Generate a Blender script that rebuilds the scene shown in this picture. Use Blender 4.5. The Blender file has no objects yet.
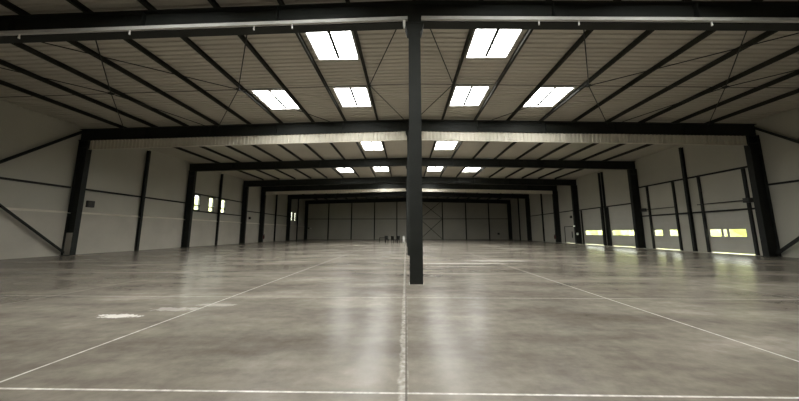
import bpy, bmesh, math, random
from mathutils import Vector, Matrix
random.seed(7)
S = bpy.context.scene
COL = S.collection

# ------------------------------------------------------------------ camera
F_PX, PP_Y, VP_DX, EYE = 288.0, 191.0, 6.2, 1.47
pitch = math.atan(0.144); yaw = math.atan(VP_DX / F_PX)
cd = bpy.data.cameras.new('camera'); cam = bpy.data.objects.new('camera', cd); COL.objects.link(cam)
cd.sensor_fit = 'HORIZONTAL'; cd.sensor_width = 36.0
cd.lens = 36.0 * F_PX / 799.0
cd.shift_y = -(200.5 - PP_Y) / 799.0
cd.clip_end = 500
cam.location = (0, 0, EYE)
cam.rotation_euler = (math.pi / 2 + pitch, 0, yaw)
S.camera = cam

# ------------------------------------------------------------------ light
W = bpy.data.worlds.new('overcast_sky'); S.world = W; W.use_nodes = True
bg = W.node_tree.nodes['Background']
bg.inputs['Color'].default_value = (1.0, 1.0, 0.93, 1)
bg.inputs['Strength'].default_value = 9.0
SKYLIGHT_POWER = 22.5
S.view_settings.view_transform = 'Standard'
S.view_settings.look = 'None'
S.view_settings.exposure = 0.0
S.view_settings.gamma = 1.0
S.view_settings.use_curve_mapping = False
S.cycles.use_denoising = True
S.cycles.max_bounces = 8
S.cycles.diffuse_bounces = 5
S.cycles.sample_clamp_indirect = 6.0

# ------------------------------------------------------------------ materials
def new_mat(name):
    m = bpy.data.materials.new(name); m.use_nodes = True
    nt = m.node_tree; b = nt.nodes['Principled BSDF']
    return m, nt, b

def N(nt, typ, **kw):
    n = nt.nodes.new(typ)
    for k, v in kw.items():
        setattr(n, k, v)
    return n

def noise(nt, vec, scale, detail=4, rough=.55):
    n = N(nt, 'ShaderNodeTexNoise')
    n.inputs['Scale'].default_value = scale; n.inputs['Detail'].default_value = detail
    n.inputs['Roughness'].default_value = rough
    nt.links.new(vec, n.inputs['Vector'])
    return n.outputs['Fac']

def ramp(nt, fac, stops):
    r = N(nt, 'ShaderNodeValToRGB')
    while len(r.color_ramp.elements) < len(stops):
        r.color_ramp.elements.new(.5)
    for e, (p, c) in zip(r.color_ramp.elements, stops):
        e.position = p
        e.color = (*c, 1) if len(c) == 3 else c
    nt.links.new(fac, r.inputs['Fac'])
    return r.outputs['Color']

def simple(name, c, rough=.5, metal=0.0, var=.12, scale=1.5, spec=.5):
    """a paint or metal with a little large-scale noise in its colour"""
    m, nt, b = new_mat(name)
    tc = N(nt, 'ShaderNodeTexCoord')
    f = noise(nt, tc.outputs['Object'], scale)
    lo = tuple(x * (1 - var) for x in c); hi = tuple(min(1, x * (1 + var)) for x in c)
    nt.links.new(ramp(nt, f, [(.3, lo), (.7, hi)]), b.inputs['Base Color'])
    b.inputs['Roughness'].default_value = rough; b.inputs['Metallic'].default_value = metal
    b.inputs['Specular IOR Level'].default_value = spec
    return m

M = {}
M['steel'] = simple('dark_painted_steel', (.021, .023, .020), .6, var=.2, spec=.25)
M['purlin'] = simple('dark_purlin_steel', (.026, .026, .021), .7, var=.2, spec=.2)
M['galv'] = simple('galvanised_metal', (.5, .5, .47), .5)
M['clad'] = simple('cream_wall_cladding', (.47, .455, .385), .6, var=.05, scale=.4)
M['plinth'] = simple('pale_concrete_plinth', (.50, .47, .40), .75, var=.08, scale=.6)
M['door'] = simple('white_door_panel', (.50, .49, .43), .55, var=.04)
M['deck'] = simple('steel_roof_deck', (.52, .49, .42), .6, var=.05, scale=.5)
M['screen'] = simple('cream_corrugated_screen', (.72, .68, .57), .55, var=.04)
M['frame'] = simple('dark_window_frame', (.03, .032, .03), .5)
M['box'] = simple('dark_plastic', (.03, .03, .028), .5)
M['pale'] = simple('pale_plastic', (.7, .7, .66), .5)
M['grout'] = simple('pale_grout', (.5, .47, .41), .9)
M['chair'] = simple('black_chair_plastic', (.015, .015, .013), .7, spec=.15)
M['curb'] = simple('white_skylight_curb', (.7, .7, .68), .6)
M['leaf'] = simple('yellow_green_foliage', (.60, .61, .36), .9, var=.3, scale=.8)
M['grass'] = simple('grass_ground', (.42, .46, .16), .95, var=.3, scale=.5)
M['extinguisher'] = simple('dark_red_enamel', (.10, .015, .012), .4)

def glow(name, c, s):
    m, nt, b = new_mat(name)
    b.inputs['Base Color'].default_value = (.8, .8, .8, 1)
    b.inputs['Emission Color'].default_value = (*c, 1)
    b.inputs['Emission Strength'].default_value = s
    return m
M['sky_pane'] = glow('daylit_polycarbonate', (1.0, 1.0, .97), SKYLIGHT_POWER)
M['exit'] = glow('lit_emergency_light', (.95, 1.0, .8), 1.5)

def glass():
    m, nt, b = new_mat('window_glass')
    out = nt.nodes['Material Output']
    t = N(nt, 'ShaderNodeBsdfTransparent'); t.inputs['Color'].default_value = (.92, .94, .9, 1)
    g = N(nt, 'ShaderNodeBsdfGlossy'); g.inputs['Roughness'].default_value = .02
    lw = N(nt, 'ShaderNodeLayerWeight'); lw.inputs['Blend'].default_value = .5
    pw = N(nt, 'ShaderNodeMath', operation='POWER'); nt.links.new(lw.outputs['Facing'], pw.inputs[0]); pw.inputs[1].default_value = 5
    fr = N(nt, 'ShaderNodeMath', operation='MULTIPLY_ADD'); nt.links.new(pw.outputs[0], fr.inputs[0]); fr.inputs[1].default_value = .8; fr.inputs[2].default_value = .04
    mx = N(nt, 'ShaderNodeMixShader')
    nt.links.new(fr.outputs[0], mx.inputs[0]); nt.links.new(t.outputs[0], mx.inputs[1]); nt.links.new(g.outputs[0], mx.inputs[2])
    nt.links.new(mx.outputs[0], out.inputs['Surface'])
    return m
M['glass'] = glass()

def floor_mat():
    m, nt, b = new_mat('polished_concrete')
    L = nt.links
    tc = N(nt, 'ShaderNodeTexCoord'); P = tc.outputs['Object']
    sep = N(nt, 'ShaderNodeSeparateXYZ'); L.new(P, sep.inputs[0])
    X, Y = sep.outputs['X'], sep.outputs['Y']
    def mt(op, a, b_=None, c=None, clamp=False):
        n = N(nt, 'ShaderNodeMath', operation=op, use_clamp=clamp)
        for i, v in enumerate((a, b_, c)):
            if v is None: continue
            if isinstance(v, (int, float)): n.inputs[i].default_value = v
            else: L.new(v, n.inputs[i])
        return n.outputs[0]
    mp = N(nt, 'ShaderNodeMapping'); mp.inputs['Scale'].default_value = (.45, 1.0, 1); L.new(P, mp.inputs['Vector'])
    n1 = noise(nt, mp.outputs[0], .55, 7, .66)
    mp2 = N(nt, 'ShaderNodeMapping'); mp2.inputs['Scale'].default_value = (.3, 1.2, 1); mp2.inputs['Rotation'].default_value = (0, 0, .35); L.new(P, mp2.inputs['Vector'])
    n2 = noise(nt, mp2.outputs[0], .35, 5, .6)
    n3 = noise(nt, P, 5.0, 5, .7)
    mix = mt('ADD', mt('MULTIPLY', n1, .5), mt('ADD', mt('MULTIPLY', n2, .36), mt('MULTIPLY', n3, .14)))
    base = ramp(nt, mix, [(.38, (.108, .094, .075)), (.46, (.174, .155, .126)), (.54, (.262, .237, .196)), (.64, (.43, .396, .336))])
    # saw-cut joints, ragged pale edges
    wob = mt('MULTIPLY', mt('SUBTRACT', n3, .5), .05)
    grain = noise(nt, P, 14.0, 3, .6)
    def line(coord, at, half, strength, w=None):
        d = mt('ABSOLUTE', mt('SUBTRACT', mt('ADD', coord, w) if w is not None else coord, at))
        k = mt('SUBTRACT', 1.0, mt('DIVIDE', d, half), clamp=True)
        k = mt('MULTIPLY', k, 2.0, clamp=True)
        return mt('MULTIPLY', k, strength)
    lines = []
    for x, h, s in ((-4.03, .021, .6), (4.52, .021, .6), (-8.3, .02, .25), (8.8, .02, .25), (-12.6, .02, .15), (13.1, .02, .15)):
        lines.append(line(X, x, h, s))
    for y, h, s in ((2.9, .018, .7), (6.85, .028, .3), (10.8, .04, .25), (14.8, .05, .2), (18.8, .05, .15), (22.8, .05, .15), (26.8, .05, .12), (30.8, .05, .12)):
        lines.append(line(Y, y, h, s))
    tot = lines[0]
    for l in lines[1:]:
        tot = mt('MAXIMUM', tot, l)
    tot = mt('MULTIPLY', tot, mt('MULTIPLY_ADD', grain, 2.2, -.1), clamp=True)
    cen = line(X, -.03, .055, .5, mt('MULTIPLY', wob, 2.0))
    cen = mt('MULTIPLY', cen, mt('MULTIPLY_ADD', grain, 2.6, -.8, clamp=True))
    tot = mt('MAXIMUM', tot, cen)
    # pale ragged marks: a white patch and a thin trail
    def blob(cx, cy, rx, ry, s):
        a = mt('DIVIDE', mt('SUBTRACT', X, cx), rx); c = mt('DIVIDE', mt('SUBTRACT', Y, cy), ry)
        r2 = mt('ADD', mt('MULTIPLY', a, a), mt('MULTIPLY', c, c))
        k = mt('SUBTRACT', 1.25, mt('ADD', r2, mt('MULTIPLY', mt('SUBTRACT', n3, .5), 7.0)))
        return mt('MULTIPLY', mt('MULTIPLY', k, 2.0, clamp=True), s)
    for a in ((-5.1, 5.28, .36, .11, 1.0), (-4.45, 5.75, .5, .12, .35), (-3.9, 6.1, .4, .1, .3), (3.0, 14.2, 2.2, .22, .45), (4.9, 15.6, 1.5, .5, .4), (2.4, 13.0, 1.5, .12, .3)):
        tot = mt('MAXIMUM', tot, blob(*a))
    door_daylight = mt('MULTIPLY', mt('MULTIPLY', mt('SUBTRACT', X, 21.3), 1.2, clamp=True), mt('MULTIPLY', mt('SUBTRACT', Y, 18.7), 2.0, clamp=True))  # daylight spilling under the doors, painted as a paler strip along the wall
    door_daylight = mt('MULTIPLY', mt('MULTIPLY', door_daylight, mt('MULTIPLY', mt('SUBTRACT', 50.0, Y), .2, clamp=True)), .55)
    tot = mt('MAXIMUM', tot, door_daylight)
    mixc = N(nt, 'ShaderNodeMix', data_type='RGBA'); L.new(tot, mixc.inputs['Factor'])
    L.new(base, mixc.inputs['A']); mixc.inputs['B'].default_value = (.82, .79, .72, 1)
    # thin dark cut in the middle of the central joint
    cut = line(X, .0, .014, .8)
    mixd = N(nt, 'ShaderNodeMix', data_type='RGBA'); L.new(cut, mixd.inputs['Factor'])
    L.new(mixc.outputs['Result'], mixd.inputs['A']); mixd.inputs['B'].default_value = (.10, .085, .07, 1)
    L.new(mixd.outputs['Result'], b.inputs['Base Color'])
    rr = ramp(nt, n2, [(.3, (.245,) * 3), (.7, (.268,) * 3)])
    L.new(rr, b.inputs['Roughness'])
    b.inputs['Specular IOR Level'].default_value = .24
    bp = N(nt, 'ShaderNodeBump'); bp.inputs['Strength'].default_value = .04; bp.inputs['Distance'].default_value = .02
    L.new(n1, bp.inputs['Height']); L.new(bp.outputs[0], b.inputs['Normal'])
    return m
M['floor'] = floor_mat()

# ------------------------------------------------------------------ mesh helpers
class MB:
    def __init__(s): s.bm = bmesh.new()
    def box(s, a, b):
        vs = [s.bm.verts.new((x, y, z)) for x in (a[0], b[0]) for y in (a[1], b[1]) for z in (a[2], b[2])]
        for q in ((0, 1, 3, 2), (4, 6, 7, 5), (0, 4, 5, 1), (2, 3, 7, 6), (0, 2, 6, 4), (1, 5, 7, 3)):
            s.bm.faces.new([vs[i] for i in q])
        return s
    def cbox(s, c, d):
        return s.box([c[i] - d[i] / 2 for i in range(3)], [c[i] + d[i] / 2 for i in range(3)])
    def bar(s, p, q, w, h, up=(0, 0, 1), off=(0, 0)):
        """box section w (sideways) x h (along up) from p to q"""
        p, q = Vector(p), Vector(q); d = (q - p).normalized(); up = Vector(up)
        sd = d.cross(up).normalized(); u = sd.cross(d).normalized()
        o = sd * off[0] + u * off[1]
        vs = []
        for e in (p, q):
            for a, b in ((-1, -1), (1, -1), (1, 1), (-1, 1)):
                vs.append(s.bm.verts.new(e + o + sd * a * w / 2 + u * b * h / 2))
        for f in ((0, 1, 2, 3), (7, 6, 5, 4), (0, 4, 5, 1), (1, 5, 6, 2), (2, 6, 7, 3), (3, 7, 4, 0)):
            s.bm.faces.new([vs[i] for i in f])
        return s
    def tube(s, p, q, r, n=10, r2=None):
        p, q = Vector(p), Vector(q); d = (q - p).normalized()
        up = Vector((0, 0, 1)) if abs(d.z) < .9 else Vector((1, 0, 0))
        a = d.cross(up).normalized(); b = a.cross(d)
        r2 = r if r2 is None else r2
        R = [[s.bm.verts.new(e + (a * math.cos(2 * math.pi * i / n) + b * math.sin(2 * math.pi * i / n)) * rr) for i in range(n)] for e, rr in ((p, r), (q, r2))]
        for i in range(n):
            j = (i + 1) % n
            s.bm.faces.new((R[0][i], R[0][j], R[1][j], R[1][i]))
        s.bm.faces.new(R[0][::-1]); s.bm.faces.new(R[1])
        return s
    def prism(s, pts, ax, a, b):
        """polygon pts in the plane across axis ax, extruded from a to b"""
        def P(u, v, w): return [(w, u, v), (u, w, v), (u, v, w)][ax]
        A = [s.bm.verts.new(P(u, v, a)) for u, v in pts]; B = [s.bm.verts.new(P(u, v, b)) for u, v in pts]
        n = len(pts)
        for i in range(n):
            j = (i + 1) % n
            s.bm.faces.new((A[i], A[j], B[j], B[i]))
        s.bm.faces.new(A[::-1]); s.bm.faces.new(B)
        return s
    def ibeam(s, p, q, w, h, tf=.025, tw=.015, up=(0, 0, 1)):
        s.bar(p, q, w, tf, up, (0, h / 2 - tf / 2)); s.bar(p, q, w, tf, up, (0, -h / 2 + tf / 2))
        s.bar(p, q, tw, h - 2 * tf, up)
        return s
    def build(s, name, mat, parent=None, bevel=0, origin=None):
        bmesh.ops.recalc_face_normals(s.bm, faces=s.bm.faces[:])
        me = bpy.data.meshes.new(name)
        if origin is not None:
            bmesh.ops.translate(s.bm, verts=s.bm.verts[:], vec=-Vector(origin))
        s.bm.to_mesh(me); s.bm.free()
        me.materials.append(M[mat] if isinstance(mat, str) else mat)
        o = bpy.data.objects.new(name, me); COL.objects.link(o)
        if origin is not None: o.location = origin
        if parent is not None: o.parent = parent
        if bevel:
            bv = o.modifiers.new('edge', 'BEVEL'); bv.width = bevel; bv.segments = 1; bv.limit_method = 'ANGLE'
        return o

def tag(o, label, cat, group=None):
    o['label'] = label; o['category'] = cat; o['kind'] = 'thing'
    if group: o['group'] = group
    return o
def struct(o, label=None):
    o['kind'] = 'structure'
    if label: o['label'] = label
    return o
def empty(name, loc=(0, 0, 0), rz=0):
    o = bpy.data.objects.new(name, None); COL.objects.link(o); o.location = loc; o.rotation_euler.z = rz
    o.empty_display_size = .2
    return o
def copy_tree(o, parent=None):
    c = o.copy(); COL.objects.link(c)
    if parent is not None: c.parent = parent
    for ch in list(o.children): copy_tree(ch, c)
    return c
ORD = ['zeroth', 'first', 'second', 'third', 'fourth', 'fifth', 'sixth', 'seventh', 'eighth', 'ninth', 'tenth', 'eleventh']

# ------------------------------------------------------------------ the hall's measures
XC, XL, XR = .3, -22.3, 22.9           # ridge line, inner faces of the side walls
Y0, Y1 = -11.4, 63.6                   # inner faces of the end walls
SL = .023
def rz(x, z): return z - SL * abs(x - XC)
DECK, PUR, BTOP, BBOT = 9.20, 9.10, 9.00, 8.20
FR = [8.6, 18.6, 28.6, 38.6, 43.6, 53.6, 63.2]
FNAME = ['nearest crossbeam', 'crossbeam of the first white screen', 'third crossbeam', 'fourth crossbeam', 'crossbeam of the far screen', 'sixth crossbeam', 'crossbeam at the end wall']

# floor
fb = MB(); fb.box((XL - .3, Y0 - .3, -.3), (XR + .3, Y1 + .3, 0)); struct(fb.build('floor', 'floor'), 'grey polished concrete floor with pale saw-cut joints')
# outside ground
g = MB(); g.box((-120, -60, -.6), (XL - .35, 130, -.32)).box((XR + .35, -60, -.6), (120, 130, -.32)); struct(g.build('ground', 'grass'), 'sunlit grass outside the hall')

# skylights: (x centre, y from, y to)
SKY = []
for y0, y1, cols in ((-.5, 1.9, (-3.3, 3.3)), (4.35, 6.75, (-7.7, -3.3, 3.3, 7.7)), (9.5, 11.9, (-3.3, 3.3)), (14.35, 16.75, (-7.7, -3.3, 3.3, 7.7)), (19.4, 21.9, (-7.7, -3.3, 3.3, 7.7)), (23.6, 26.1, (-3.3, 3.3)), (29.1, 31.4, (-7.7, -3.3, 3.3, 7.7)), (33.1, 35.6, (-7.7, -3.3, 3.3, 7.7)), (39.9, 42.3, (-3.3, 3.3)), (47.4, 49.8, (-3.3, 3.3))):
    for c in cols: SKY.append((XC + c - (.05 if c > 0 else -.05), y0 - .02, y1 - .15))
HW = .86

# ceiling: ribbed steel deck, ribs across the hall, openings at the skylights
def ceiling():
    bm = bmesh.new()
    pitch_, dep = .30, .05
    prof = [(0, 0), (.11, 0), (.15, dep), (.26, dep), (.30, 0)]
    def strip(xa, xb, ya, yb):
        n = max(1, round((yb - ya) / pitch_)); k = (yb - ya) / (n * pitch_)
        pts = [(ya, 0)]
        for i in range(n):
            for u, d in prof[1:]: pts.append((ya + (i * pitch_ + u) * k, d))
        va = [bm.verts.new((xa, y, rz(xa, DECK) + d)) for y, d in pts]
        vb = [bm.verts.new((xb, y, rz(xb, DECK) + d)) for y, d in pts]
        for i in range(len(pts) - 1): bm.faces.new((va[i], va[i + 1], vb[i + 1], vb[i]))
    ys = sorted({y for s in SKY for y in s[1:]} | {Y0 - .1, Y1 + .1})
    for a, b in zip(ys, ys[1:]):
        cuts = sorted((x - HW, x + HW) for x, p, q in SKY if p <= a + 1e-6 and q >= b - 1e-6)
        for lo, hi in ((XL - .1, XC), (XC, XR + .1)):
            x = lo
            for c, d in cuts:
                if lo <= c < hi:
                    strip(x, c, a, b); x = d
            strip(x, hi, a, b)
    mb = MB(); mb.bm.free(); mb.bm = bm
    return mb.build('ceiling', 'deck')
struct(ceiling(), 'ribbed steel roof deck, ribs running across the hall')
rf = MB(); rf.prism([(XL - .4, rz(XL, 9.75)), (XC, 9.75), (XR + .4, rz(XR, 9.75)), (XR + .4, rz(XR, 9.7)), (XC, 9.7), (XL - .4, rz(XL, 9.7))], 1, Y0 - .3, Y1 + .3)
struct(rf.build('roof', 'deck'), 'outer roof covering')

# walls with openings
def wall_x(name, xa, xb, top, holes, mat, label):
    """a wall along y between xa and xb; holes (y0, y1, z0, z1)"""
    mb = MB(); ys = sorted({Y0 - .3, Y1 + .3} | {y for h in holes for y in h[:2]})
    for a, b in zip(ys, ys[1:]):
        hs = [h for h in holes if h[0] <= a + 1e-6 and h[1] >= b - 1e-6]
        z = 0
        for h in sorted(hs, key=lambda h: h[2]):
            if h[2] > z: mb.box((xa, a, z), (xb, b, h[2]))
            z = h[3]
        mb.box((xa, a, z), (xb, b, top))
    return struct(mb.build(name, mat), label)
LWIN = [(29.72, 30.62, 3.8, 5.45), (31.98, 32.88, 3.8, 5.45), (34.18, 35.08, 3.8, 5.45), (55.7, 56.5, 3.7, 5.5), (57.4, 58.2, 3.7, 5.5)]
wl = wall_x('wall_left', XL - .25, XL, rz(XL, DECK) + .05, LWIN, 'clad', 'cream clad side wall with five small high windows')
pl = MB(); pl.box((XL, Y0, 0), (XL + .1, Y1, 2.78)); pl.build('plinth', 'plinth', wl)['label'] = 'pale concrete lower wall'
pc = MB(); pc.prism([(XL, 2.78), (XL + .14, 2.72), (XL + .14, 2.76), (XL, 2.86)], 1, Y0, Y1); pc.build('plinth_cap', 'screen', wl)['label'] = 'pale drip strip on top of the lower wall'
# right wall: door openings
DOORS = [(19.65, 22.55, 2.95), (24.85, 27.4, 2.95), (29.15, 33.0, 4.3), (34.2, 37.95, 4.3), (39.8, 42.4, 2.3)]
wr = wall_x('wall_right', XR, XR + .25, rz(XR, DECK) + .05, [(a, b, 0, h) for a, b, h in DOORS], 'clad', 'cream clad side wall with the loading doors')
def wall_y(name, ya, yb, label):
    mb = MB(); mb.prism([(XL, 0), (XR, 0), (XR, rz(XR, DECK) + .04), (XC, DECK + .04), (XL, rz(XL, DECK) + .04)], 1, ya, yb)
    return struct(mb.build(name, 'clad'), label)
wall_y('wall_back', Y1, Y1 + .3, 'dim clad end wall of the hall')
wall_y('wall_front', Y0 - .3, Y0, 'end wall behind the viewer')

# ------------------------------------------------------------------ windows in the left wall
for i, (a, b, z0, z1) in enumerate(LWIN):
    w = empty('window_%d' % (i + 1), (XL, (a + b) / 2, z0)); struct(w, 'small high window in the cream side wall')
    fr = MB(); t = .07; x0, x1 = XL - .16, XL + .02
    o = Vector((XL, (a + b) / 2, z0))
    fr.box((x0, a, z0), (x1, a + t, z1)).box((x0, b - t, z0), (x1, b, z1)).box((x0, a + t, z0), (x1, b - t, z0 + t)).box((x0, a + t, z1 - t), (x1, b - t, z1))
    zt = z0 + .32 * (z1 - z0)
    fr.box((x0, a + t, zt - .05), (x1, b - t, zt + .05))
    f = fr.build('window_frame', 'frame', w, origin=o); f.location = (0, 0, 0)
    gl = MB(); gl.box((XL - .1, a + t, z0 + t), (XL - .09, b - t, z1 - t)); f = gl.build('pane', 'glass', w, origin=o); f.location = (0, 0, 0)

# ------------------------------------------------------------------ doors in the right wall
def sect_door(n, a, b, h, panes, guide_top, shaft, label):
    d = empty('door_%d' % n, (XR, (a + b) / 2, 0)); struct(d, label)
    o = Vector((XR, (a + b) / 2, 0))
    def put(mb, name, mat, lab=None):
        q = mb.build(name, mat, d, origin=o); q.location = (0, 0, 0)
        if lab: q['label'] = lab
        return q
    z0, z1 = 1.18, 1.70
    x0, x1 = XR + .04, XR + .09
    mb = MB(); nrow = max(5, round(h / .55))
    # leaf below, above and between the panes; shallow grooves between sections
    mb.box((x0, a, 0.05), (x1, b, z0)); mb.box((x0, a, z1), (x1, b, h))
    y = a
    for p, q in panes:
        mb.box((x0, y, z0), (x1, p, z1)); y = q
    mb.box((x0, y, z0), (x1, b, z1))
    put(mb, 'door_leaf', 'door')
    zz = [z for z in (.6, 2.3, 2.95, 3.6) if z < h - .2]
    mb = MB()
    for z in zz: mb.box((x0 - .004, a + .02, z - .012), (x0, b - .02, z + .012))
    put(mb, 'section_joint', 'galv')
    mb = MB(); mb.box((XR + .05, a, .035), (XR + .08, b, .05)); put(mb, 'bottom_seal', 'box')
    for p, q in panes:
        mb = MB(); mb.box((x0 + .02, p, z0), (x0 + .03, q, z1)); pn = put(mb, 'vision_pane', 'glass')
        mb = MB(); t = .03
        mb.box((x0 - .01, p - t, z0 - t), (x0, q + t, z0)).box((x0 - .01, p - t, z1), (x0, q + t, z1 + t)).box((x0 - .01, p - t, z0), (x0, p, z1)).box((x0 - .01, q, z0), (x0, q + t, z1))
        mb.build('pane_frame', 'frame', pn, origin=o)
    for y in (a - .06, b + .06):
        mb = MB(); mb.box((XR - .12, y - .08, 0), (XR, y + .08, guide_top)); put(mb, 'guide_rail', 'steel')
    if shaft is not None:
        mb = MB(); mb.tube((XR - .2, a - .2, 3.6), (XR - .2, b + .3, 3.6), .03); sh = put(mb, 'torsion_shaft', 'steel')
        mb = MB(); mb.tube((XR - .2, b - .35, 3.6), (XR - .2, b - .1, 3.6), .1, 14); mb.tube((XR - .2, a + .1, 3.6), (XR - .2, a + .35, 3.6), .1, 14)
        mb.build('cable_drum', 'steel', sh, origin=o)
        y = shaft
        mb = MB(); mb.box((XR - .34, y - .17, 3.44), (XR - .02, y + .17, 3.74)); put(mb, 'drive_motor', 'box', 'black door motor')
    return d
sect_door(1, *DOORS[0], [(20.1, 21.12), (21.28, 21.5), (21.66, 22.42)], 5.75, 19.5, 'loading door closest to the viewer, split vision strip, drive motor above its near corner')
sect_door(2, *DOORS[1], [(25.0, 25.78), (26.48, 27.3)], 5.75, 28.0, 'loading door with two short vision panes a gap apart, before the third crossbeam')
sect_door(3, *DOORS[2], [(29.45, 32.78)], 4.3, None, 'tall loading door with one long vision strip just past the third crossbeam')
sect_door(4, *DOORS[3], [(34.42, 37.58)], 4.3, None, 'tall loading door with one long vision strip just before the fourth crossbeam')
# door for people
d5 = empty('door_5', (XR, 41.1, 0)); struct(d5, 'pale wide door for people just past the fourth crossbeam')
o5 = Vector((XR, 41.1, 0))
def p5(mb, name, mat):
    q = mb.build(name, mat, d5, origin=o5); q.location = (0, 0, 0); return q
p5(MB().box((XR + .03, 39.87, .02), (XR + .08, 42.33, 2.24)), 'door_leaf', 'door')
mb = MB(); mb.box((XR - .03, 39.75, 2.24), (XR + .1, 42.45, 2.33)).box((XR - .03, 39.79, 0), (XR + .1, 39.87, 2.24)).box((XR - .03, 42.33, 0), (XR + .1, 42.41, 2.24)); p5(mb, 'door_frame', 'frame')
p5(MB().box((XR - .04, 40.5, .75), (XR + .03, 40.62, 1.6)), 'door_handle', 'box')

# ------------------------------------------------------------------ steel frames
def side_column(side, Y, label):
    sx = -1 if side < 0 else 1
    xw = XL if side < 0 else XR
    xi = xw - sx * .72
    top = rz(xi, BBOT) + .02
    foot = .101 if side < 0 else 0.0
    xo = xw - sx * foot
    c = empty('steel_column', (xi, Y, 0)); tag(c, label, 'column')
    def put(mb, name, mat):
        q = mb.build(name, mat, c, origin=Vector((xi, Y, 0))); q.location = (0, 0, 0); return q
    t = .03; hw = .16
    def bx(mb, a, b, y0, y1, z0, z1): mb.box((min(a, b), y0, z0), (max(a, b), y1, z1))
    mb = MB(); bx(mb, xi, xi + sx * t, Y - hw, Y + hw, .03, top); put(mb, 'inner_flange', 'steel')
    mb = MB(); bx(mb, xo - sx * t, xo, Y - hw, Y + hw, .03, top); put(mb, 'outer_flange', 'steel')
    mb = MB(); bx(mb, xi + sx * t, xo - sx * t, Y - .01, Y + .01, .03, top); put(mb, 'web', 'steel')
    mb = MB(); bx(mb, xi - sx * .08, xo, Y - .22, Y + .22, 0, .03); put(mb, 'base_plate', 'steel')
    for z in (1.6, 7.2):
        mb = MB(); bx(mb, xi + sx * t, xo - sx * t, Y - hw, Y + hw, z, z + .02); put(mb, 'stiffener', 'steel')
    if side < 0 and Y < 20:
        for yy in (-.05, .02):
            mb = MB(); bx(mb, xi + sx * t, xo - sx * t, Y + yy, Y + yy + .03, .03, 1.45); put(mb, 'foot_infill', 'grout')['label'] = 'pale infill at the column foot'
    return c
def inner_column(Y, label):
    c = empty('steel_column', (XC, Y, 0)); tag(c, label, 'column')
    def put(mb, name, mat):
        q = mb.build(name, mat, c); return q
    w, dp = .187, .18
    mb = MB(); mb.box((-w, -dp, .02), (w, -dp + .03, BBOT - .03)); put(mb, 'front_flange', 'steel')
    mb = MB(); mb.box((-w, dp - .03, .02), (w, dp, BBOT - .03)); put(mb, 'rear_flange', 'steel')
    mb = MB(); mb.box((-.012, -dp + .03, .02), (.012, dp - .03, BBOT - .03)); put(mb, 'web', 'steel')
    mb = MB(); mb.box((-w - .02, -dp - .02, 0), (w + .02, dp + .02, .02)); put(mb, 'base_plate', 'grout')['label'] = 'pale grouted base'
    mb = MB(); mb.box((-.3, -dp - .03, BBOT - .06), (.3, dp + .03, BBOT - .03)); put(mb, 'head_plate', 'steel')
    for sx in (-1, 1):
        mb = MB(); mb.prism([(sx * w, BBOT - .06), (sx * w, BBOT - .34), (sx * .24, BBOT - .30), (sx * .30, BBOT - .06)], 1, -dp, dp); put(mb, 'knee_gusset', 'steel')
    return c
COLW = ['at the nearest crossbeam', 'under the first white screen', 'at the third crossbeam', 'at the fourth crossbeam', 'under the far screen', 'past the far screen', 'in the corner of the end wall']
for i, Y in enumerate(FR):
    if i < 6:
        inner_column(Y, 'dark steel column standing free in the middle of the floor, nearest of its row' if i == 0 else 'dark steel column of the middle row %s, behind the nearest one' % COLW[i])
    if True:
        side_column(-1, Y, 'dark wall column %s, high window wall' % COLW[i])
        side_column(1, Y, 'dark wall column %s, loading door wall' % COLW[i])

def rafter(side, Y, label):
    xw = XL if side < 0 else XR
    zc = (BTOP + BBOT) / 2; h = BTOP - BBOT
    r = empty('roof_beam', (XC, Y, 0)); tag(r, label, 'beam')
    o = Vector((XC, Y, 0))
    p, q = (XC, Y, zc), (xw, Y, rz(xw, zc))
    def put(mb, name, mat):
        k = mb.build(name, mat, r, origin=o); k.location = (0, 0, 0); return k
    mb = MB(); mb.bar(p, q, .32, .03, off=(0, h / 2 - .015)); put(mb, 'top_flange', 'steel')
    mb = MB(); mb.bar(p, q, .32, .03, off=(0, -h / 2 + .015)); put(mb, 'bottom_flange', 'steel')
    mb = MB(); mb.bar(p, q, .016, h - .06); put(mb, 'web', 'steel')
    for k in range(1, 5):
        x = XC + (xw - XC) * k / 5
        mb = MB(); mb.box((x - .01, Y - .15, rz(x, BBOT + .04)), (x + .01, Y + .15, rz(x, BTOP - .04))); put(mb, 'stiffener', 'steel')
    return r
for i, Y in enumerate([-1.4] + FR):
    nm = (['crossbeam overhead behind the viewer'] + FNAME)[i]
    rafter(-1, Y, 'dark half of the %s on the high window side' % nm)
    rafter(1, Y, 'dark half of the %s on the loading door side' % nm)

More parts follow.
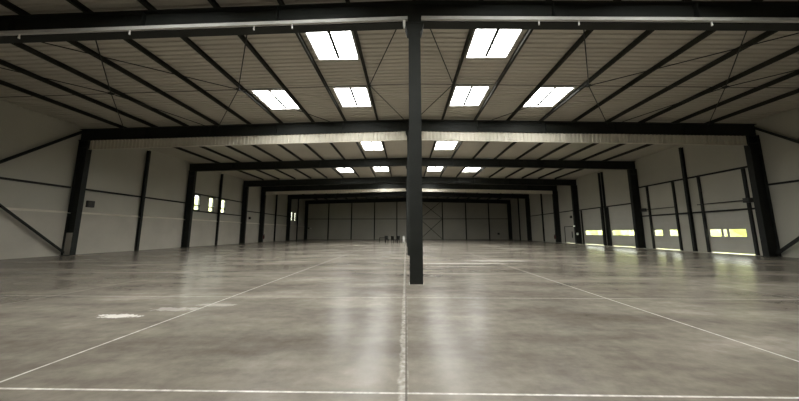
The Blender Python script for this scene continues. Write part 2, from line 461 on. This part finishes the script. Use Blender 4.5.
# ------------------------------------------------------------------ purlins, bay by bay
BAYS = [(-1.4, 8.6, 'overhead before the nearest crossbeam'), (8.6, 18.6, 'in the nearest bay'), (18.6, 28.6, 'behind the first white screen'), (28.6, 38.6, 'between third and fourth crossbeams'), (53.6, 63.2, 'in the last bay at the end wall')]
proto_p = {}
for a, b, where in BAYS:
    for n in range(-9, 10):
        x = XC + 2.2 * n
        if where.startswith('overhead') and abs(n) > 7: continue
        L = b - a
        if L not in proto_p:
            mb = MB()     # C-section purlin
            mb.box((-.05, 0.005, 0), (.05, L - .005, .012)).box((-.05, 0.005, .184), (.05, L - .005, .196)).box((-.05, .005, .012), (-.036, L - .005, .184)).box((.03, .005, .012), (.05, L - .005, .03))
            proto_p[L] = mb.build('roof_purlin', 'purlin'); o = proto_p[L]
        else:
            o = proto_p[L].copy(); COL.objects.link(o)
        o.location = (x, a, rz(x, BTOP) + .001)
        if n == 0: lab = 'dark purlin along the ridge %s' % where
        else: lab = '%s purlin from the ridge, %s side, %s' % (ORD[abs(n)], 'high window' if n < 0 else 'loading door', where)
        tag(o, lab, 'purlin', 'roof purlins')

# ------------------------------------------------------------------ skylights
rown = {-.5: 'overhead behind the viewer', 4.35: 'overhead before the nearest crossbeam', 39.9: 'just before the far screen', 47.4: 'just beyond the far screen', 9.5: 'just behind the nearest crossbeam', 14.35: 'in the far half of the nearest bay', 19.4: 'close behind the first white screen', 29.1: 'close behind the third crossbeam', 23.6: 'between second and third crossbeams', 33.1: 'between third and fourth crossbeams'}
for x, a, b in SKY:
    s = empty('skylight', (x, (a + b) / 2, rz(x, DECK)))
    off = x - XC
    tag(s, 'bright %s skylight, %s side, %s' % ('inner' if abs(off) < 5 else 'outer', 'high window' if off < 0 else 'loading door', rown[round(a + .02, 2)]), 'skylight', 'daylit roof windows')
    hl = (b - a) / 2; t = .05
    mb = MB(); z0, z1 = -.06, .32
    mb.box((-HW - t, -hl - t, z0), (-HW, hl + t, z1)).box((HW, -hl - t, z0), (HW + t, hl + t, z1)).box((-HW, -hl - t, z0), (HW, -hl, z1)).box((-HW, hl, z0), (HW, hl + t, z1))
    mb.build('curb', 'curb', s)
    mb = MB(); mb.box((-HW + .002, -hl + .002, .05), (HW - .002, hl - .002, .08)); mb.build('pane', 'sky_pane', s)
    mb = MB()
    mb.box((-.06, -hl, .0), (.06, hl, .045)); mb.build('glazing_bar', 'steel', s)

# ------------------------------------------------------------------ smoke screens
def screen(x0, x1, Y, zb, label):
    """vertical corrugated sheet hanging below a crossbeam, ribs upright"""
    bm = bmesh.new(); p = .25; n = round((x1 - x0) / p); p = (x1 - x0) / n
    pts = []
    for i in range(n):
        for u, d in ((0, 0), (.42, 0), (.5, .05), (.92, .05)): pts.append((x0 + (i + u) * p, d))
    pts.append((x1, 0))
    ring = []
    for x, d in pts:
        zt = rz(x, BBOT) - .002; zl = rz(x, zb)
        ring.append([bm.verts.new((x, Y - d - .03, zl)), bm.verts.new((x, Y - d - .03, zt)), bm.verts.new((x, Y - d - .024, zt)), bm.verts.new((x, Y - d - .024, zl))])
    for r0, r1 in zip(ring, ring[1:]):
        for k in range(4):
            bm.faces.new((r0[k], r0[(k + 1) % 4], r1[(k + 1) % 4], r1[k]))
    mb = MB(); mb.bm.free(); mb.bm = bm
    root = empty('smoke_screen', ((x0 + x1) / 2, Y, 0)); tag(root, label, 'smoke screen')
    o = Vector(root.location)
    q = mb.build('corrugated_sheet', 'screen', root, origin=o); q.location = (0, 0, 0)
    q = MB().bar((x0, Y - .045, rz(x0, zb)), (x1, Y - .045, rz(x1, zb)), .09, .025).build('bottom_trim', 'screen', root, origin=o); q.location = (0, 0, 0)
    return root
for Y, zb, nm in ((18.6, 7.58, 'second crossbeam'), (43.6, 7.72, 'far crossbeam')):
    screen(XL + .75, XC - .2, Y, zb, 'cream corrugated screen hanging under the %s, high window wall half' % nm)
    screen(XC + .2, XR - .75, Y, zb, 'cream corrugated screen hanging under the %s, loading door half' % nm)

# ------------------------------------------------------------------ cable tray on the nearest crossbeam
for sx, w in ((-1, 'high window wall'), (1, 'loading door')):
    xa, xb = XC + sx * .22, (XL + .3 if sx < 0 else XR - .3)
    r = empty('cable_tray', (xa, 8.38, 0)); tag(r, 'pale metal cable tray along the lower edge of the nearest crossbeam, %s half' % w, 'cable tray')
    o = Vector((xa, 8.38, 0))
    z = BBOT + .085
    q = MB().bar((xa, 8.385, rz(xa, z)), (xb, 8.385, rz(xb, z)), .09, .11).build('tray', 'galv', r, origin=o); q.location = (0, 0, 0)
    for x in (XC + sx * 3.95, XC + sx * 5.2, XC + sx * 9.3, XC + sx * 13.0):
        mb = MB(); mb.bar((x, 8.385, rz(x, BBOT + .03)), (x, 8.385, rz(x, BBOT - .07)), .03, .03, up=(0, 1, 0)); mb.tube((x, 8.385, rz(x, BBOT - .12)), (x, 8.385, rz(x, BBOT - .07)), .028)
        q = mb.build('clip', 'pale', r, origin=o); q.location = (0, 0, 0)
q = empty('cable_bracket', (XC - .33, 8.38, rz(0, BBOT) - .05)); tag(q, 'small pale bracket beside the head of the free-standing column', 'bracket')
MB().box((-.04, -.05, -.12), (.04, .03, .05)).build('plate', 'pale', q)
MB().tube((0, -.02, -.22), (0, -.02, -.12), .03).build('lug', 'pale', q)

# ------------------------------------------------------------------ wind bracing rods under the roof of the nearest bay
ZB = BTOP - .12
def rod(p, q, label, r=.022):
    p = (p[0], p[1], rz(p[0], ZB)); q = (q[0], q[1], rz(q[0], ZB))
    o = MB().tube(p, q, r, 8).build('brace_rod', 'steel')
    return tag(o, label, 'brace rod', 'thin roof bracing rods of the nearest bay')
YA, YM, YB = 8.62, 13.6, 18.58
for sx, w in ((-1, 'high window wall'), (1, 'loading door')):
    for nm, xn, ends in (('inner', 2.1, ((0.25, YA), (0.25, YB))), ('middle', 8.8, ((5.5, YA), (15.3, YA), (13.1, YB), (5.0, YB))), ('outer', 15.4, ((11.0, YA), (20.0, YA), (13.6, YB), (19.6, YB)))):
        for k, (xe, ye) in enumerate(ends):
            rod((XC + sx * xn, YM), (XC + sx * xe, ye), 'thin rod from the %s node to the %s crossbeam, %s side, %s' % (nm, 'nearest' if ye < 10 else 'screened', 'window' if sx < 0 else 'door', 'leaning ridgeward' if xe < xn else 'leaning outward'))
    rod((XC + sx * .05, YM), (XC + sx * 21.9, YM), 'long thin rod across the purlins halfway down the nearest bay, %s half' % w, .016)
for sx, w in ((-1, 'high window wall'), (1, 'loading door')):
    for n in (4, 7):
        x = XC + sx * 2.2 * n
        o = MB().cbox((0, 0, 0), (.16, .16, .08)).build('brace_node', 'steel'); o.location = (x, YM, rz(x, ZB))
        tag(o, 'small steel node where thin roof rods meet, %s one on the %s side' % ('inner' if n == 4 else 'outer', w), 'bracing node')

# ------------------------------------------------------------------ wall posts, rails and cross bracing
def post_x(side, Y, label, w=.2):
    xw = XL + .101 if side < 0 else XR
    sx = -1 if side < 0 else 1
    x = xw - sx * .11
    top = rz(x, PUR) - .15
    o = MB().ibeam((x, Y, 0), (x, Y, top), w, .2, .02, .012, up=(1, 0, 0)).build('wall_post', 'steel', origin=(x, Y, 0))
    return tag(o, label, 'wall post')
for Y, w in ((23.6, 'between the first white screen and the third crossbeam'), (33.6, 'between the third and fourth crossbeams'), (48.6, 'just beyond the far screen'), (58.6, 'in the last bay')):
    post_x(-1, Y, 'slim dark wall post %s, high window wall' % w)
    if Y == 33.6:
        post_x(1, 33.35, 'slim dark post between the tall loading doors, closer of the pair', .14); post_x(1, 33.85, 'slim dark post between the tall loading doors, farther of the pair', .14)
    else:
        post_x(1, Y, 'slim dark wall post %s, loading door wall' % w)
BP = [-17.05, -11.95, -6.87, -1.95, 3.05, 8.05, 13.15, 18.15]
for i, x in enumerate(BP):
    o = MB().ibeam((x, Y1 - .11, 0), (x, Y1 - .11, rz(x, BBOT)), .22, .2, .02, .012, up=(0, 1, 0)).build('wall_post', 'steel', origin=(x, Y1 - .11, 0))
    tag(o, '%s dark post of the end wall, counted from the high window wall' % ORD[i + 1], 'wall post')
def rail_x(side, a, b, z, label):
    x = XL + .06 if side < 0 else XR - .05
    o = MB().box((x - .05, a, z - .06), (x + .05, b, z + .06)).build('wall_rail', 'steel', origin=(x, (a + b) / 2, z))
    return tag(o, label, 'wall rail')
rail_x(-1, 8.8, 18.4, 4.43, 'dark rail on the high window wall, crossing the big X bracing')
rail_x(-1, 18.8, 28.4, 4.43, 'dark rail on the high window wall past the first white screen')
rail_x(-1, 28.8, 38.4, 5.54, 'dark rail just above the three high windows')
rail_x(-1, 28.8, 38.4, 3.72, 'dark rail just below the three high windows')
rail_x(-1, 38.8, 43.4, 4.43, 'short dark rail on the high window wall before the far screen')
rail_x(-1, 43.8, 53.4, 4.43, 'dark rail on the high window wall behind the far screen')
rail_x(1, 8.8, 18.4, 4.45, 'dark rail on the loading door wall, crossing the big X bracing')
rail_x(1, 18.8, 28.4, 5.82, 'high dark rail joining the tops of the two closest loading doors')
rail_x(1, 18.8, 28.4, 3.02, 'dark rail along the heads of the two closest loading doors')
rail_x(1, 28.8, 38.4, 4.38, 'dark rail along the heads of the tall loading doors')
rail_x(1, 38.8, 43.4, 4.43, 'short dark rail above the door for people')
rail_x(1, 43.8, 53.4, 4.43, 'dark rail on the loading door wall behind the far screen')
for i, (a, b) in enumerate(zip([XL] + BP, BP + [XR])):
    o = MB().box((a + .12, Y1 - .1, 4.36), (b - .12, Y1, 4.48)).build('wall_rail', 'steel', origin=((a + b) / 2, Y1 - .05, 4.42))
    tag(o, 'dark rail halfway up the end wall, %s bay from the high window wall' % ORD[i + 1], 'wall rail')
def brace(p, q, label, t=.14):
    up = (1, 0, 0) if abs(p[0] - q[0]) < .1 else (0, 1, 0)
    o = MB().bar(p, q, t, .03, up=up).bar(p, q, .02, .12, up=up, off=(t / 2 - .01, .06)).build('wall_brace', 'steel')
    return tag(o, label, 'wall brace')
for sx, xw, w in ((-1, XL + .21, 'high window wall'), (1, XR - .22, 'loading door wall')):
    brace((xw, 8.9, .35), (xw, 18.45, 8.3 if sx < 0 else 8.2), 'dark brace rising to the top of the column under the first screen, %s' % w)
    xw -= sx * .12
    brace((xw, 8.9, 8.0), (xw, 18.4, .2), 'dark brace falling to the foot of the column under the first screen, %s' % w)
for z0, z1, w in ((.1, 4.3, 'lower'), (4.55, 8.3, 'upper')):
    brace((3.2, Y1 - .13, z0), (7.9, Y1 - .13, z1), '%s X bracing of the end wall, bar rising towards the loading doors' % w, .1)
    brace((3.2, Y1 - .17, z1), (7.9, Y1 - .17, z0), '%s X bracing of the end wall, bar falling towards the loading doors' % w, .1)

# ------------------------------------------------------------------ small fixtures
def wall_box(x, y, z, s, label, mat='box', face=1):
    c = empty('wall_box', (x, y, z)); tag(c, label, 'wall box')
    MB().box((0 if face > 0 else -.16, -s / 2, -s / 2), (.16 if face > 0 else 0, s / 2, s / 2)).build('housing', mat, c, bevel=.015)
    a = .16 * face
    MB().box((min(a, a + .03 * face), -s * .38, -s * .38), (max(a, a + .03 * face), s * .38, s * .38)).build('cover', mat, c)
    return c
wall_box(XL, 19.75, 3.45, .46, 'dark square box on the high window wall just past the first white screen')
wall_box(XL, 40.7, 3.5, .34, 'small dark box on the high window wall between fourth crossbeam and far screen')
wall_box(XR, 40.35, 3.6, .34, 'small dark box above the door for people', face=-1)
def back_box(x, z, s, mat, label, name='wall_box', cat='wall box'):
    c = empty(name, (x, Y1, z)); tag(c, label, cat)
    MB().box((-s / 2, -.14, -s / 2), (s / 2, 0, s / 2)).build('housing', mat, c, bevel=.01)
    MB().box((-s * .36, -.16, -s * .36), (s * .36, -.14, s * .36)).build('cover', mat, c)
back_box(20.1, 1.2, .42, 'box', 'small dark box low on the end wall, towards the loading doors')
back_box(-20.9, 2.35, .26, 'pale', 'small pale box on the end wall, towards the high windows')
back_box(-21.4, 2.4, .3, 'box', 'small dark box on the end wall beside the pale one')
e = empty('emergency_light', (XR - .72, 38.6, 2.3)); tag(e, 'small lit emergency light on the fourth wall column, loading door wall', 'emergency light')
MB().box((-.08, -.16, -.07), (0, .16, .07)).build('housing', 'pale', e); MB().box((-.1, -.13, -.05), (-.08, .13, .05)).build('lens', 'exit', e)
def extinguisher(x, y, z, turn, label):
    c = empty('fire_extinguisher', (x, y, z), turn); tag(c, label, 'fire extinguisher')
    MB().tube((0, 0, 0), (0, 0, .5), .1, 16).tube((0, 0, .5), (0, 0, .58), .1, 16, .04).build('body', 'extinguisher', c)
    MB().tube((0, 0, .58), (0, 0, .66), .03).box((-.03, -.12, .64), (.03, .05, .68)).build('valve', 'box', c)
    MB().tube((0, -.1, .62), (0, -.13, .15), .015).build('hose', 'box', c)
    MB().box((-.1, .09, .1), (.1, .115, .5)).build('bracket', 'box', c)
extinguisher(XL + .72 + .12, 43.6, .5, math.pi / 2, 'dark fire extinguisher hung on the column under the far screen, high window wall')
extinguisher(XR - .72 - .12, 43.6, .5, -math.pi / 2, 'dark fire extinguisher hung on the column under the far screen, loading door wall')
q = empty('switch_box', (XR - .55, 38.44, 1.3)); tag(q, 'small pale switch box low on the fourth wall column, loading door wall', 'switch box')
MB().box((-.1, -.09, -.14), (.1, 0, .14)).build('housing', 'pale', q, bevel=.01); MB().box((-.03, -.11, -.05), (.03, -.09, .05)).build('switch', 'box', q)
p = empty('down_pipe', (XR - .09, 19.15, 0)); tag(p, 'dark upright pipe between the closest loading door and the wall column', 'pipe')
MB().tube((0, 0, 0), (0, 0, 2.9), .045, 12).build('pipe', 'steel', p)
for z in (.6, 2.2): MB().box((-.06, -.06, z), (.09, .06, z + .04)).build('clamp', 'steel', p)

# ------------------------------------------------------------------ furniture in the distance
def chair(x, y, rz_, label):
    c = empty('chair', (x, y, 0), rz_); tag(c, label, 'chair')
    MB().box((-.26, -.26, .40), (.26, .26, .50)).build('seat', 'chair', c, bevel=.015)
    MB().prism([(.19, .5), (.25, .5), (.32, .98), (.25, .98)], 0, -.25, .25).build('backrest', 'chair', c)
    for sx in (-1, 1):
        MB().bar((sx * .2, -.2, 0), (sx * .2, -.2, .43), 0.055, .055, up=(0, 1, 0)).build('leg', 'chair', c)
        MB().bar((sx * .2, .22, 0), (sx * .2, .2, .60), 0.055, .055, up=(0, 1, 0)).build('leg', 'chair', c)
    return c
def table(x, y, label):
    c = empty('table', (x, y, 0), .1); tag(c, label, 'table')
    MB().box((-.5, -.3, .62), (.5, .3, .72)).build('table_top', 'chair', c, bevel=.01)
    for sx in (-1, 1):
        for sy in (-1, 1):
            MB().box((sx * .44 - .04, sy * .25 - .04, 0), (sx * .44 + .04, sy * .25 + .04, .62)).build('leg', 'chair', c)
table(-3.45, 43.4, 'low dark table standing far off on the open floor beside the chairs')
chair(-2.8, 43.0, .4, 'black chair next to the low dark table')
chair(-1.75, 41.2, 2.6, 'black chair in the middle of the far group, standing closest')
chair(-1.22, 41.9, -.6, 'black chair in the far group next to the pale board')
b_ = empty('board', (-.32, 43.0, 0), .3); tag(b_, 'small pale upright board on feet beside the far chairs', 'board')
MB().box((-.15, -.02, .12), (.15, .02, .95)).build('panel', 'pale', b_)
for sx in (-1, 1): MB().box((sx * .1 - .02, -.16, 0), (sx * .1 + .02, .16, .12)).build('foot', 'pale', b_)

# ------------------------------------------------------------------ greenery outside the windows
def hedge(x0, x1, y0, y1, h, label, n=140):
    bm = bmesh.new()
    for i in range(n):
        c = Vector((random.uniform(x0, x1), random.uniform(y0, y1), 0)); r = random.uniform(.5, 1.0) * h * .45
        c.z = random.uniform(.2, 1.0) * (h - r) - .32
        ret = bmesh.ops.create_icosphere(bm, subdivisions=2, radius=r, matrix=Matrix.Translation(c))
        for v in ret['verts']: v.co += Vector((random.uniform(-1, 1), random.uniform(-1, 1), random.uniform(-1, 1))) * r * .12
    mb = MB(); mb.bm.free(); mb.bm = bm
    return tag(mb.build('hedge', 'leaf'), label, 'hedge')
hedge(46, 50, 22, 95, 7.5, 'bright yellow green hedge seen through the loading door panes', 220)
hedge(-62, -56, 45, 120, 12, 'tall bright greenery seen through the high windows', 120)
